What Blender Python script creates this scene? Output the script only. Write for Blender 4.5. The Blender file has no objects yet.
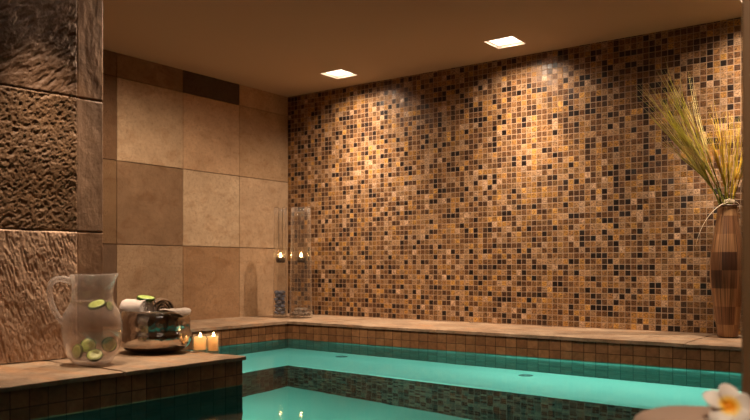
import bpy, bmesh, math, random
from mathutils import Vector, Matrix, noise
random.seed(7)
C = bpy.context.scene.collection
PI = math.pi
sc = bpy.context.scene

# ------------------------------------------------------------------ dimensions (metres, z = 0 is the top of the stone ledges)
CAM = Vector((3.621, -3.916, 0.318))
CS, SN, FPX, YH = 0.8056, 0.5924, 770.5, 267.0
RIGHT = Vector((CS, SN, 0)); TOWARD = Vector((SN, -CS, 0)); UP = Vector((0, 0, 1))
CEIL = 1.501
WATER = -0.108
BENCH = WATER - 0.47
BED = WATER - 1.05
LB, LL = 0.532, 0.492          # depth of the ledge under the mosaic wall / along the left wall
PX, PY = 1.583, -1.935         # corner of the near peninsula
XMAX, YMIN = 4.7, -5.0
DX, DY = 2.85, -2.62           # near deck corner

# ------------------------------------------------------------------ helpers
def link(name, me, parent=None):
    o = bpy.data.objects.new(name, me); C.objects.link(o)
    if parent is not None: o.parent = parent
    return o
def obj(name, bm, mats, parent=None, smooth=True, loc=None):
    me = bpy.data.meshes.new(name)
    bmesh.ops.recalc_face_normals(bm, faces=bm.faces) if bm.faces else None
    bm.to_mesh(me); bm.free()
    for m in (mats if isinstance(mats, (list, tuple)) else [mats]): me.materials.append(m)
    if smooth:
        for p in me.polygons: p.use_smooth = True
    o = link(name, me, parent)
    if loc is not None: o.location = loc
    return o
def thing(name, label, cat, loc=(0, 0, 0), rotz=0, group=None):
    o = bpy.data.objects.new(name, None); C.objects.link(o)
    o.empty_display_size = .05
    o.location = loc; o.rotation_euler = (0, 0, rotz)
    o['label'] = label; o['category'] = cat
    if group: o['group'] = group
    return o
def tag(o, label, cat, group=None, kind=None):
    o['label'] = label; o['category'] = cat
    if group: o['group'] = group
    if kind: o['kind'] = kind
    return o
def structure(o, label, cat):
    o['kind'] = 'structure'; o['label'] = label; o['category'] = cat
    return o
def dup(root, loc, rotz, label=None, group=None):
    r = root.copy(); C.objects.link(r); r.location = loc; r.rotation_euler = (0, 0, rotz)
    if label: r['label'] = label
    if group: r['group'] = group
    for ch in list(root.children):
        c = ch.copy(); C.objects.link(c); c.parent = r
        for g in list(ch.children):
            d = g.copy(); C.objects.link(d); d.parent = c
    return r
def add_box(bm, lo, hi, mat=0, bevel=0.0, seg=2):
    vs = [bm.verts.new((x, y, z)) for z in (lo[2], hi[2]) for y in (lo[1], hi[1]) for x in (lo[0], hi[0])]
    fs = [(0, 2, 3, 1), (4, 5, 7, 6), (0, 1, 5, 4), (2, 6, 7, 3), (0, 4, 6, 2), (1, 3, 7, 5)]
    faces = [bm.faces.new([vs[i] for i in f]) for f in fs]
    for f in faces: f.material_index = mat
    if bevel:
        es = list({e for f in faces for e in f.edges})
        r = bmesh.ops.bevel(bm, geom=es, offset=bevel, segments=seg, profile=.5, affect='EDGES')
        for f in r['faces']: f.material_index = mat
    return faces
def add_quad(bm, pts, mat=0):
    f = bm.faces.new([bm.verts.new(p) for p in pts]); f.material_index = mat; return f
def lathe(bm, prof, n=48, warp=None, close_top=False, close_bot=False, mat=0):
    rings = []
    for r, z in prof:
        ring = []
        for i in range(n):
            a = 2 * PI * i / n
            p = Vector((r * math.cos(a), r * math.sin(a), z))
            if warp: p = warp(p, a, r, z)
            ring.append(bm.verts.new(p))
        rings.append(ring)
    for a, b in zip(rings, rings[1:]):
        for i in range(n):
            f = bm.faces.new((a[i], a[(i + 1) % n], b[(i + 1) % n], b[i])); f.material_index = mat
    if close_bot: bm.faces.new(rings[0][::-1]).material_index = mat
    if close_top: bm.faces.new(rings[-1]).material_index = mat
    return rings
def tube(bm, pts, rad, n=8, flat=1.0, mat=0, caps=True):
    pts = [Vector(p) for p in pts]
    k = len(pts)
    if not hasattr(rad, '__len__'): rad = [rad] * k
    t0 = (pts[1] - pts[0]).normalized()
    ref = Vector((0, 0, 1)) if abs(t0.z) < .9 else Vector((1, 0, 0))
    nrm = t0.cross(ref).normalized()
    rings = []
    for i, p in enumerate(pts):
        t = (pts[min(i + 1, k - 1)] - pts[max(i - 1, 0)]).normalized()
        nrm = (nrm - t * nrm.dot(t)).normalized()
        bn = t.cross(nrm)
        rings.append([bm.verts.new(p + (nrm * math.cos(2 * PI * j / n) + bn * math.sin(2 * PI * j / n) * flat) * rad[i]) for j in range(n)])
    for a, b in zip(rings, rings[1:]):
        for j in range(n):
            bm.faces.new((a[j], a[(j + 1) % n], b[(j + 1) % n], b[j])).material_index = mat
    if caps:
        bm.faces.new(rings[0][::-1]).material_index = mat; bm.faces.new(rings[-1]).material_index = mat
def bez(p0, p1, p2, p3, n):
    out = []
    for i in range(n + 1):
        t = i / n; u = 1 - t
        out.append(Vector(p0) * u ** 3 + Vector(p1) * 3 * u * u * t + Vector(p2) * 3 * u * t * t + Vector(p3) * t ** 3)
    return out
def img(px, py, z):
    """world point seen at a pixel of the measured photograph at a chosen depth"""
    k = (px - 375) / FPX
    return Vector((CAM.x + z * (CS * k - SN), CAM.y + z * (SN * k + CS), CAM.z + (YH - py) / FPX * z))

# ------------------------------------------------------------------ materials
class NT:
    def __init__(s, name):
        s.m = bpy.data.materials.new(name); s.m.use_nodes = True
        s.t = s.m.node_tree; s.t.nodes.clear()
        s.out = s.t.nodes.new('ShaderNodeOutputMaterial')
    def n(s, typ, **kw):
        nd = s.t.nodes.new('ShaderNode' + typ)
        for k, v in kw.items(): setattr(nd, k, v)
        return nd
    def l(s, a, b): s.t.links.new(a, b)
    def put(s, sock, v):
        if hasattr(v, 'is_output'): s.l(v, sock)
        else: sock.default_value = v
    def math(s, op, a, b=None, c=None, clamp=False):
        nd = s.n('Math', operation=op, use_clamp=clamp)
        s.put(nd.inputs[0], a)
        if b is not None: s.put(nd.inputs[1], b)
        if c is not None: s.put(nd.inputs[2], c)
        return nd.outputs[0]
    def noise(s, vec, scale, detail=4, rough=.55, dist=0.0):
        nd = s.n('TexNoise'); nd.inputs['Scale'].default_value = scale; nd.inputs['Detail'].default_value = detail
        nd.inputs['Roughness'].default_value = rough; nd.inputs['Distortion'].default_value = dist
        if vec is not None: s.l(vec, nd.inputs['Vector'])
        return nd.outputs['Fac']
    def ramp(s, fac, stops, const=False):
        nd = s.n('ValToRGB'); s.l(fac, nd.inputs[0])
        if const: nd.color_ramp.interpolation = 'CONSTANT'
        e = nd.color_ramp.elements
        while len(e) < len(stops): e.new(.5)
        for el, (p, col) in zip(e, stops): el.position = p; el.color = (*col, 1) if len(col) == 3 else col
        return nd.outputs[0]
    def mix(s, fac, a, b, typ='MIX'):
        nd = s.n('Mix', data_type='RGBA', blend_type=typ)
        s.put(nd.inputs[0], fac)
        for i, v in ((6, a), (7, b)):
            if hasattr(v, 'is_output'): s.l(v, nd.inputs[i])
            else: nd.inputs[i].default_value = (*v, 1)
        return nd.outputs[2]
    def pos(s, scale=(1, 1, 1), rot=(0, 0, 0), loc=(0, 0, 0)):
        tc = s.n('TexCoord'); mp = s.n('Mapping')
        mp.inputs['Scale'].default_value = scale; mp.inputs['Rotation'].default_value = rot; mp.inputs['Location'].default_value = loc
        s.l(tc.outputs['Object'], mp.inputs[0]); return mp.outputs[0]
    def bump(s, h, strength=.5, dist=.01, normal=None):
        b = s.n('Bump'); b.inputs['Strength'].default_value = strength; b.inputs['Distance'].default_value = dist
        s.l(h, b.inputs['Height'])
        if normal is not None: s.l(normal, b.inputs['Normal'])
        return b.outputs[0]
    def pbsdf(s, col=(.8, .8, .8), rough=.5, metal=0, normal=None, spec=.5, **kw):
        p = s.n('BsdfPrincipled')
        if hasattr(col, 'is_output'): s.l(col, p.inputs['Base Color'])
        else: p.inputs['Base Color'].default_value = (*col, 1)
        s.put(p.inputs['Roughness'], rough); s.put(p.inputs['Metallic'], metal)
        p.inputs['Specular IOR Level'].default_value = spec
        if normal is not None: s.l(normal, p.inputs['Normal'])
        for k, v in kw.items(): s.put(p.inputs[k.replace('_', ' ')], v)
        s.p = p
        return p.outputs[0]
    def done(s, sh):
        s.l(sh, s.out.inputs[0]); return s.m

def simple(name, col, rough=.5, metal=0, bump=0, bscale=80, var=.12, **kw):
    t = NT(name); v = t.pos()
    f = t.noise(v, bscale, 4)
    c = t.mix(f, tuple(x * (1 - var) for x in col), tuple(min(1, x * (1 + var)) for x in col))
    n = t.bump(f, bump, .004) if bump else None
    return t.done(t.pbsdf(c, rough, metal, n, **kw))

def mosaic(name, size, stops, grout, gw=.075, rough=.22, marble=.5, groutbump=.6, vary=.25, size2=None, streak=(110, 110, 190), off=(0, 0), spec=.5):
    t = NT(name)
    tc = t.n('TexCoord'); sep = t.n('SeparateXYZ'); t.l(tc.outputs['Object'], sep.inputs[0])
    h = t.math('ADD', sep.outputs[0], sep.outputs[1])
    u = t.math('MULTIPLY_ADD', h, 1 / size, 1000.13 + off[0]); v = t.math('MULTIPLY_ADD', sep.outputs[2], 1 / (size2 or size), 1000 + off[1])
    def cellvec(du=0.0):
        cv = t.n('CombineXYZ')
        t.l(t.math('FLOOR', u), cv.inputs[0]); t.l(t.math('FLOOR', v), cv.inputs[1]); cv.inputs[2].default_value = du
        w = t.n('TexWhiteNoise', noise_dimensions='3D'); t.l(cv.outputs[0], w.inputs[0]); return w
    w1 = cellvec(0.5); w2 = cellvec(7.5)
    col = t.ramp(w1.outputs['Value'], stops, True)
    pos = t.n('Vector' + 'Math', operation='ADD'); t.l(tc.outputs['Object'], pos.inputs[0]); t.l(w2.outputs['Color'], pos.inputs[1])
    mp = t.n('Mapping'); mp.inputs['Scale'].default_value = streak; t.l(pos.outputs[0], mp.inputs[0])
    mar = t.noise(mp.outputs[0], 1.0, 5, .65, .6)
    col = t.mix(marble, col, t.mix(t.math('MULTIPLY_ADD', mar, 3.2, -1.1, clamp=True), (.15, .11, .08), (1.95, 1.85, 1.72)), 'MULTIPLY')
    br = t.math('MULTIPLY_ADD', w2.outputs['Value'], 2 * vary, 1 - vary)
    col = t.mix(1.0, col, t.n_rgb(br) if False else br_rgb(t, br), 'MULTIPLY')
    def edge(x, wob):
        f = t.math('FRACT', x); a = t.math('ABSOLUTE', t.math('SUBTRACT', f, .5))
        return t.math('MULTIPLY_ADD', wob, .03, a)
    wob = t.math('SUBTRACT', t.noise(tc.outputs['Object'], 130, 2), .5)
    m = t.math('MAXIMUM', edge(u, wob), edge(v, wob))
    mask = t.n('MapRange'); mask.interpolation_type = 'SMOOTHSTEP'
    t.l(m, mask.inputs[0]); mask.inputs[1].default_value = .5 - gw; mask.inputs[2].default_value = .5 - gw * .45
    g = mask.outputs[0]
    gc = t.mix(t.noise(tc.outputs['Object'], 40, 3), tuple(x * .75 for x in grout), grout)
    fc = t.mix(g, col, gc)
    ht = t.math('ADD', t.math('SUBTRACT', 1.0, g), t.math('MULTIPLY', t.noise(tc.outputs['Object'], 90, 3), .35))
    b = t.bump(ht, groutbump, .0025)
    # every tile is set at a slightly different tilt
    vm = t.n('VectorMath', operation='SUBTRACT'); t.l(w2.outputs['Color'], vm.inputs[0]); vm.inputs[1].default_value = (.5, .5, .5)
    vs = t.n('VectorMath', operation='SCALE'); t.l(vm.outputs[0], vs.inputs[0]); vs.inputs['Scale'].default_value = .10
    va = t.n('VectorMath', operation='ADD'); t.l(b, va.inputs[0]); t.l(vs.outputs[0], va.inputs[1])
    vn = t.n('VectorMath', operation='NORMALIZE'); t.l(va.outputs[0], vn.inputs[0])
    r = t.math('MULTIPLY_ADD', g, .8 - rough, rough)
    return t.done(t.pbsdf(fc, r, 0, vn.outputs[0], spec))
def br_rgb(t, v):
    c = t.n('CombineColor')
    for i in range(3): t.l(v, c.inputs[i])
    return c.outputs[0]

M = {}
M['mosaic'] = mosaic('glass_mosaic', .0302, [
    (0, (.26, .157, .08)), (.15, (.19, .10, .04)), (.31, (.27, .14, .04)), (.41, (.105, .05, .02)), (.57, (.34, .225, .14)), (.63, (.15, .08, .032)),
    (.71, (.05, .024, .012)), (.84, (.014, .008, .006)), (.95, (.35, .19, .05))], (.38, .26, .17), gw=.075, rough=.33, marble=.95, spec=.3)
M['curb_tile'] = mosaic('curb_tile', .056, [(0, (.25, .13, .058)), (.35, (.29, .15, .068)), (.7, (.22, .11, .05))], (.075, .036, .018), gw=.04, rough=.3, marble=.25, vary=.12, size2=.051, streak=(30, 30, 30), off=(0, .4), spec=.2)
M['pool_tile'] = mosaic('pool_wall_tile', .056, [(0, (.05, .15, .125)), (.4, (.058, .165, .14)), (.75, (.045, .135, .115))], (.035, .11, .09), gw=.04, rough=.35, marble=.2, vary=.1, streak=(25, 25, 25), off=(0, .4), spec=.04)  # darker than the seat, standing in for walls that overhead light misses
M['shaded_pool_tile'] = mosaic('shaded_pool_tile', .056, [(0, (.010, .022, .018)), (.5, (.013, .027, .022))], (.007, .016, .013), gw=.04, rough=.4, marble=.2, vary=.1, size2=.051, off=(0, .4), spec=.04)  # darker copy of the wall tile, peninsula shade put into its colour
M['riser_tile'] = mosaic('bench_riser_mosaic', .0302, [(0, (.03, .055, .046)), (.3, (.012, .024, .02)), (.5, (.05, .08, .063)), (.68, (.004, .008, .007))], (.05, .08, .065), gw=.07, rough=.4, marble=.5, spec=.04)  # dark tones include the shade on the riser below the lit seat

t = NT('pool_plaster'); v = t.pos()
c = t.mix(t.noise(v, 3, 4), (.40, .80, .70), (.50, .88, .78)); c = t.mix(t.noise(v, 60, 3), c, (.42, .74, .66))
M['plaster'] = t.done(t.pbsdf(c, .6))  # pale tone stands in for light falling on the seat top
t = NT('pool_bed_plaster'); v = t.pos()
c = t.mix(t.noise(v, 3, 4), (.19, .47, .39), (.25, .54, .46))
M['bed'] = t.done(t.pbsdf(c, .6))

t = NT('water_surface'); v = t.pos((1, 1, 1))
h1 = t.noise(v, 2.2, 2, .5); h2 = t.noise(v, 14, 2, .5)
h = t.math('ADD', h1, t.math('MULTIPLY', h2, .06))
nb = t.bump(h, .12, .02)
fr = t.n('Fresnel'); fr.inputs['IOR'].default_value = 1.333; t.l(nb, fr.inputs['Normal'])
rf = t.n('BsdfRefraction'); rf.inputs['IOR'].default_value = 1.333; rf.inputs['Roughness'].default_value = 0.0
rf.inputs['Color'].default_value = (.72, 1, .93, 1); t.l(nb, rf.inputs['Normal'])
gl = t.n('BsdfGlossy'); gl.inputs['Roughness'].default_value = .05; t.l(nb, gl.inputs['Normal'])
mx = t.n('MixShader'); t.l(t.math('MULTIPLY', fr.outputs[0], .36), mx.inputs[0]); t.l(rf.outputs[0], mx.inputs[1]); t.l(gl.outputs[0], mx.inputs[2])
M['water'] = t.done(mx.outputs[0])

# big sandstone tiles: the colour of each tile is carried by the mesh, mottling is procedural
t = NT('sandstone_tile'); v = t.pos()
at = t.n('Attribute'); at.attribute_name = 'stone'
n1 = t.noise(v, 5, 10, .7, .2); n2 = t.noise(v, 55, 8, .78); n3 = t.noise(t.pos((1, 1.2, 2.2), loc=(3, 1, 2)), 6, 6, .6, 1.2)
c = t.mix(t.math('MULTIPLY_ADD', n1, 2.2, -.6, clamp=True), (.68, .63, .57), (1.16, 1.14, 1.1)); c = t.mix(.9, at.outputs['Color'], c, 'MULTIPLY')
c = t.mix(t.ramp(n3, [(.5, (0, 0, 0)), (.72, (.45, .45, .45))]), c, t.mix(1.0, c, (.55, .36, .2), 'MULTIPLY'))
pit = t.ramp(n2, [(.30, (0, 0, 0)), (.50, (1, 1, 1))])
c = t.mix(pit, t.mix(.5, c, (.12, .07, .04)), c)
n4 = t.noise(t.pos((1, 1, 1.6), loc=(7, 2, 4)), 5, 8, .68, .8)
crk = t.math('MULTIPLY', t.ramp(n4, [(.47, (0, 0, 0)), (.495, (1, 1, 1)), (.52, (0, 0, 0))]), t.ramp(n1, [(.45, (0, 0, 0)), (.66, (.35, .35, .35))]))
c = t.mix(crk, c, (.10, .06, .035))
b = t.bump(t.math('ADD', pit, t.math('MULTIPLY', n1, 2.0)), .4, .006)
M['sandstone'] = t.done(t.pbsdf(c, .75, 0, b, .25))
M['grout'] = simple('sandstone_grout', (.2, .13, .08), .9, bump=.2)

# split-face stone of the near pier
t = NT('split_stone'); v = t.pos()
n1 = t.noise(v, 9, 8, .65, .6); n2 = t.noise(v, 60, 5, .65)
at = t.n('Attribute'); at.attribute_name = 'stone'
c = t.mix(.9, at.outputs['Color'], t.mix(n1, (.35, .31, .28), (1.65, 1.6, 1.55)), 'MULTIPLY')
b = t.bump(t.math('ADD', t.math('MULTIPLY', n2, .6), n1), .5, .006)
M['split'] = t.done(t.pbsdf(c, .6, 0, b, .25))

# slate ledge tops
t = NT('slate_ledge'); v = t.pos()
n1 = t.noise(v, 5, 8, .65, 1.0); n2 = t.noise(v, 30, 6, .7); n3 = t.noise(t.pos((.8, 2.5, 1)), 4, 5, .6, 1.5)
c = t.mix(t.ramp(n1, [(.32, (0, 0, 0)), (.68, (1, 1, 1))]), (.15, .09, .052), (.44, .32, .215))
c = t.mix(t.ramp(n3, [(.5, (0, 0, 0)), (.66, (.8, .8, .8))]), c, (.40, .21, .10))
c = t.mix(t.ramp(n2, [(.3, (.6, .6, .6)), (.5, (0, 0, 0))]), c, (.13, .08, .05))
b = t.bump(t.math('ADD', n1, t.math('MULTIPLY', n2, .5)), .8, .010)
M['slate'] = t.done(t.pbsdf(c, .5, 0, b, .4))

M['ceiling'] = simple('ceiling_paint', (.52, .41, .295), .9, bump=.05, bscale=200, var=.03)
M['wallpaint'] = simple('tan_wall_paint', (.42, .27, .16), .85, bump=.05, bscale=120, var=.05)
M['jamb'] = simple('dark_brown_jamb', (.13, .07, .028), .6, bump=.1, bscale=60)
M['fixture_white'] = simple('fixture_white_enamel', (.85, .82, .78), .45, var=.02)
M['trim_tan'] = simple('fixture_trim', (.6, .46, .33), .5, var=.03)

def emit(name, col, s):
    t = NT(name); e = t.n('Emission'); e.inputs[0].default_value = (*col, 1); e.inputs[1].default_value = s
    return t.done(e.outputs[0])
M['bulb'] = emit('lit_bulb', (1, .9, .8), 25)
M['flame'] = emit('candle_flame', (1, .62, .25), 22)

def glass(name, tint=(1, 1, 1), refl=1.0, haze=0.0, edge=.25, hazecol=(.9, .85, .8), ior=1.45):
    t = NT(name)
    tr = t.n('BsdfTransparent'); tr.inputs[0].default_value = (*tint, 1)
    gl = t.n('BsdfGlossy'); gl.inputs['Roughness'].default_value = .03; gl.inputs[0].default_value = (1, 1, 1, 1)
    lw = t.n('LayerWeight'); lw.inputs[0].default_value = .5
    f0 = ((ior - 1) / (ior + 1)) ** 2
    f = t.math('MULTIPLY', t.math('MULTIPLY_ADD', t.math('POWER', lw.outputs['Facing'], 4.0), 1 - f0, f0), refl, clamp=True)
    base = tr.outputs[0]
    if haze:
        df = t.n('BsdfDiffuse'); df.inputs[0].default_value = (*hazecol, 1)
        tl = t.n('BsdfTranslucent'); tl.inputs[0].default_value = (*hazecol, 1)
        ad = t.n('MixShader'); ad.inputs[0].default_value = .5; t.l(df.outputs[0], ad.inputs[1]); t.l(tl.outputs[0], ad.inputs[2])
        m2 = t.n('MixShader'); t.l(t.math('MULTIPLY_ADD', t.math('POWER', lw.outputs['Facing'], 3.0), edge, haze), m2.inputs[0]); t.l(tr.outputs[0], m2.inputs[1]); t.l(ad.outputs[0], m2.inputs[2]); base = m2.outputs[0]  # pale haze, stronger at the rims, stands in for light refracted in glass
    mx = t.n('MixShader'); t.l(f, mx.inputs[0]); t.l(base, mx.inputs[1]); t.l(gl.outputs[0], mx.inputs[2])
    return t.done(mx.outputs[0])
M['glass'] = glass('clear_glass', (.96, .95, .93), 1.0, haze=.02)
M['pitcher_glass'] = glass('pitcher_glass', (.96, .94, .93), 1.3, haze=.06, edge=.9)
M['handle_glass'] = glass('handle_glass', (.96, .94, .93), 1.5, haze=.22, edge=.8)
M['drink'] = glass('infused_water', (.93, .90, .87), .3, haze=.11, edge=.1, hazecol=(.85, .72, .65), ior=1.33)
M['votive_glass'] = glass('votive_glass', (.97, .92, .85), .8, haze=.03)

t = NT('hammered_silver'); v = t.pos()
vo = t.n('TexVoronoi'); vo.inputs['Scale'].default_value = 55; t.l(v, vo.inputs['Vector'])
b = t.bump(t.math('ADD', t.math('MULTIPLY', vo.outputs['Distance'], .5), t.noise(v, 14, 3)), .3, .006)
M['silver'] = t.done(t.pbsdf((.60, .55, .50), .15, 1, b))

def terry(name, a, b_):
    t = NT(name); v = t.pos()
    n = t.noise(v, 420, 3, .7); c = t.mix(t.noise(v, 25, 3), a, b_)
    b = t.bump(t.math('ADD', n, t.math('MULTIPLY', t.noise(v, 60, 3), .6)), .6, .004)
    return t.done(t.pbsdf(c, .95, 0, b, .1, Sheen_Weight=.2))
M['towel_white'] = terry('terry_white', (.72, .62, .56), (.82, .73, .68))
M['towel_brown'] = terry('terry_brown', (.13, .075, .04), (.21, .13, .08))
M['towel_grey'] = terry('terry_pale_grey', (.36, .29, .24), (.55, .47, .41))
M['towel_tan'] = terry('terry_tan', (.47, .33, .25), (.52, .37, .285))
M['rind'] = simple('cucumber_rind', (.035, .09, .012), .35)
t = NT('cucumber_flesh'); v = t.pos()
sp = t.n('SeparateXYZ'); t.l(v, sp.inputs[0])
rr = t.math('SQRT', t.math('ADD', t.math('MULTIPLY', sp.outputs[0], sp.outputs[0]), t.math('MULTIPLY', sp.outputs[1], sp.outputs[1])))
c = t.ramp(t.math('MULTIPLY', rr, 33.0), [(.0, (.52, .66, .20)), (.45, (.40, .56, .12)), (.6, (.60, .76, .27)), (.8, (.43, .63, .13)), (1, (.18, .34, .04))])
c = t.mix(t.ramp(t.noise(v, 220, 2), [(.55, (0, 0, 0)), (.7, (.5, .5, .5))]), c, (.22, .30, .06))
M['flesh'] = t.done(t.pbsdf(c, .35, 0, None, .5, Subsurface_Weight=.0))

t = NT('candle_wax')
df = t.n('BsdfDiffuse'); df.inputs[0].default_value = (.92, .80, .62, 1); tl = t.n('BsdfTranslucent'); tl.inputs[0].default_value = (.95, .82, .62, 1)
mx = t.n('MixShader'); mx.inputs[0].default_value = .6; t.l(df.outputs[0], mx.inputs[1]); t.l(tl.outputs[0], mx.inputs[2]); M['wax'] = t.done(mx.outputs[0])
M['wick'] = simple('burnt_wick', (.02, .015, .01), .9)
M['wire'] = simple('bronze_wire', (.12, .07, .04), .35, 1)
M['cup'] = simple('dark_bronze_cup', (.07, .04, .025), .4, .6)
M['pebble_blue'] = simple('slate_blue_pebble', (.17, .20, .29), .3, bscale=60, var=.4)
M['pebble_tan'] = simple('mixed_brown_pebble', (.26, .2, .16), .35, bscale=60, var=.4)
def blade(name, a, b_, c_):
    t = NT(name); v = t.pos((40, 40, 6))
    c = t.mix(t.noise(v, 1, 3), a, b_); c = t.mix(t.ramp(t.noise(t.pos((12, 12, 2)), 1, 2), [(.45, (0, 0, 0)), (.7, (1, 1, 1))]), c, c_)
    tl = t.n('BsdfTranslucent'); t.l(c, tl.inputs[0]); mx = t.n('MixShader'); mx.inputs[0].default_value = .35
    t.l(t.pbsdf(c, .45, 0, None, .4), mx.inputs[1]); t.l(tl.outputs[0], mx.inputs[2])
    return t.done(mx.outputs[0])
M['grass_green'] = blade('dry_green_blade', (.66, .64, .13), (.80, .74, .22), (.92, .80, .40))
M['grass_gold'] = blade('golden_blade', (.90, .62, .06), (.85, .66, .09), (.60, .56, .08))
M['grass_stem'] = blade('fresh_green_stem', (.22, .30, .04), (.32, .36, .06), (.45, .42, .10))
M['raffia'] = simple('raffia_straw', (.62, .5, .34), .7)
# patchwork veneer vase
t = NT('veneer_vase')
tc = t.n('TexCoord'); sp = t.n('SeparateXYZ'); t.l(tc.outputs['Object'], sp.inputs[0])
ang = t.math('ARCTAN2', sp.outputs[1], sp.outputs[0])
u = t.math('MULTIPLY_ADD', ang, 7 / (2 * PI), 20.55); vv = t.math('MULTIPLY_ADD', sp.outputs[2], 1 / .082, 40.3)
cv = t.n('CombineXYZ'); t.l(t.math('FLOOR', u), cv.inputs[0]); t.l(t.math('FLOOR', vv), cv.inputs[1])
w = t.n('TexWhiteNoise', noise_dimensions='2D'); t.l(cv.outputs[0], w.inputs[0])
c = t.ramp(w.outputs['Value'], [(0, (.22, .11, .05)), (.3, (.27, .14, .065)), (.55, (.15, .07, .033)), (.72, (.06, .026, .014)), (.88, (.30, .165, .075))], True)
s1 = t.n('CombineXYZ'); t.l(t.math('MULTIPLY', ang, 26), s1.inputs[0]); t.l(t.math('MULTIPLY', sp.outputs[2], 3), s1.inputs[1])
st = t.noise(s1.outputs[0], 1, 3)
c = t.mix(1, c, t.mix(t.math('MULTIPLY_ADD', st, 2.4, -.7, clamp=True), (.1, .08, .07), (2.0, 2.0, 2.0)), 'MULTIPLY')
M['vase'] = t.done(t.pbsdf(c, .35, 0, t.bump(st, .3, .003), .25))
M['vase_rim'] = simple('vase_dark_rim', (.07, .035, .02), .4)
# plumeria petal: white with a yellow throat (colour of the petal itself)
t = NT('plumeria_petal'); v = t.pos()
ln = t.n('VectorMath', operation='LENGTH'); t.l(v, ln.inputs[0])
c = t.ramp(t.math('MULTIPLY', ln.outputs['Value'], 1 / .04), [(0, (.95, .30, .0)), (.24, (.95, .42, .01)), (.38, (.93, .66, .16)), (.52, (.80, .74, .68)), (1, (.80, .74, .70))])
M['petal'] = t.done(t.pbsdf(c, .5, 0, None, .3))
M['petal_core'] = simple('plumeria_throat', (.9, .33, .0), .5)

# ------------------------------------------------------------------ setting
def stone_attr(bm): return bm.loops.layers.float_color.new('stone')
def paint(lay, faces, col):
    for f in faces:
        for lp in f.loops: lp[lay] = (*col, 1)

# mosaic wall
bm = bmesh.new(); add_box(bm, (0, 0, BED), (XMAX, .12, CEIL))
structure(obj('wall_back', bm, M['mosaic'], smooth=False), 'mosaic glass tile wall in amber and brown behind the pool', 'wall')

# left wall with sandstone tiles
bm = bmesh.new(); lay = stone_attr(bm)
f = add_box(bm, (-.12, YMIN, BED), (-.012, .12, CEIL), 1); paint(lay, f, (.2, .13, .08))
T = .4555
COL = {  # (column from corner, row from the top strip down)
    (0, 0): (.46, .32, .20), (1, 0): (.085, .055, .035), (2, 0): (.25, .16, .09), (3, 0): (.20, .125, .07),
    (0, 1): (.40, .27, .16), (1, 1): (.47, .32, .20), (2, 1): (.44, .32, .21), (3, 1): (.15, .085, .045),
    (0, 2): (.46, .33, .215), (1, 2): (.49, .37, .25), (2, 2): (.23, .145, .085), (3, 2): (.19, .115, .06),
    (0, 3): (.40, .27, .165), (1, 3): (.31, .19, .105), (2, 3): (.33, .23, .145), (3, 3): (.13, .08, .05)}
rows = [(1.354, CEIL), (.899, 1.354), (.443, .899), (-.02, .443)]
for ci in range(9):
    for ri, (z0, z1) in enumerate(rows):
        g = .0022
        fs = add_box(bm, (-.014, -(ci + 1) * T + g, z0 + g), (random.uniform(-.0012, .0008), -ci * T - g, z1 - (g if z1 < CEIL else 0)), 0)
        fs_all = set(fs)
        col = COL.get((ci, ri), (.35, .24, .15))
        paint(lay, fs, tuple(v_ * 1.13 for v_ in col))
structure(obj('wall_left', bm, [M['sandstone'], M['grout']], smooth=False), 'large sandstone tile wall at the end of the pool', 'wall')

# ceiling with square holes for the recessed downlights
LIGHTS = [(.678, -.282), (1.789, -.282), (2.99, -.282), (1.37, -2.50), (2.25, -2.35), (3.45, -3.1), (1.27, -1.72)]
HS = .08
bm = bmesh.new()
xs = sorted({0 - .12, XMAX} | {x + d for x, y in LIGHTS for d in (-HS, HS)})
ys = sorted({YMIN, .12} | {y + d for x, y in LIGHTS for d in (-HS, HS)})
vg = {}
def cv_(x, y, z):
    k = (round(x, 5), round(y, 5), z)
    if k not in vg: vg[k] = bm.verts.new((x, y, z))
    return vg[k]
for x0, x1 in zip(xs, xs[1:]):
    for y0, y1 in zip(ys, ys[1:]):
        mx_, my_ = (x0 + x1) / 2, (y0 + y1) / 2
        if any(abs(mx_ - x) < HS and abs(my_ - y) < HS for x, y in LIGHTS): continue
        bm.faces.new([cv_(x0, y0, CEIL), cv_(x0, y1, CEIL), cv_(x1, y1, CEIL), cv_(x1, y0, CEIL)])
ce = obj('ceiling', bm, M['ceiling'], smooth=False)
md = ce.modifiers.new('thick', 'SOLIDIFY'); md.thickness = .015; md.offset = -1
structure(ce, 'plain tan painted ceiling', 'ceiling')

# walls behind the viewer
bm = bmesh.new(); add_box(bm, (-.12, YMIN - .1, BED), (XMAX, YMIN, CEIL))
structure(obj('wall_front', bm, M['wallpaint'], smooth=False), 'tan wall facing the mosaic wall', 'wall')
bm = bmesh.new(); add_box(bm, (XMAX, YMIN - .1, BED), (XMAX + .1, .12, CEIL))
structure(obj('wall_right', bm, M['wallpaint'], smooth=False), 'tan wall at the far end of the pool', 'wall')
# door jamb at the picture's edge: a short wall standing on the near deck
JX, JY = 3.348, -2.50
bm = bmesh.new(); add_box(bm, (JX, JY, BED), (XMAX, JY + .14, CEIL), 0, .004)
structure(obj('trim_1', bm, M['jamb'], smooth=False), 'dark brown jamb edge beside the towel with the flower', 'jamb')

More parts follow.
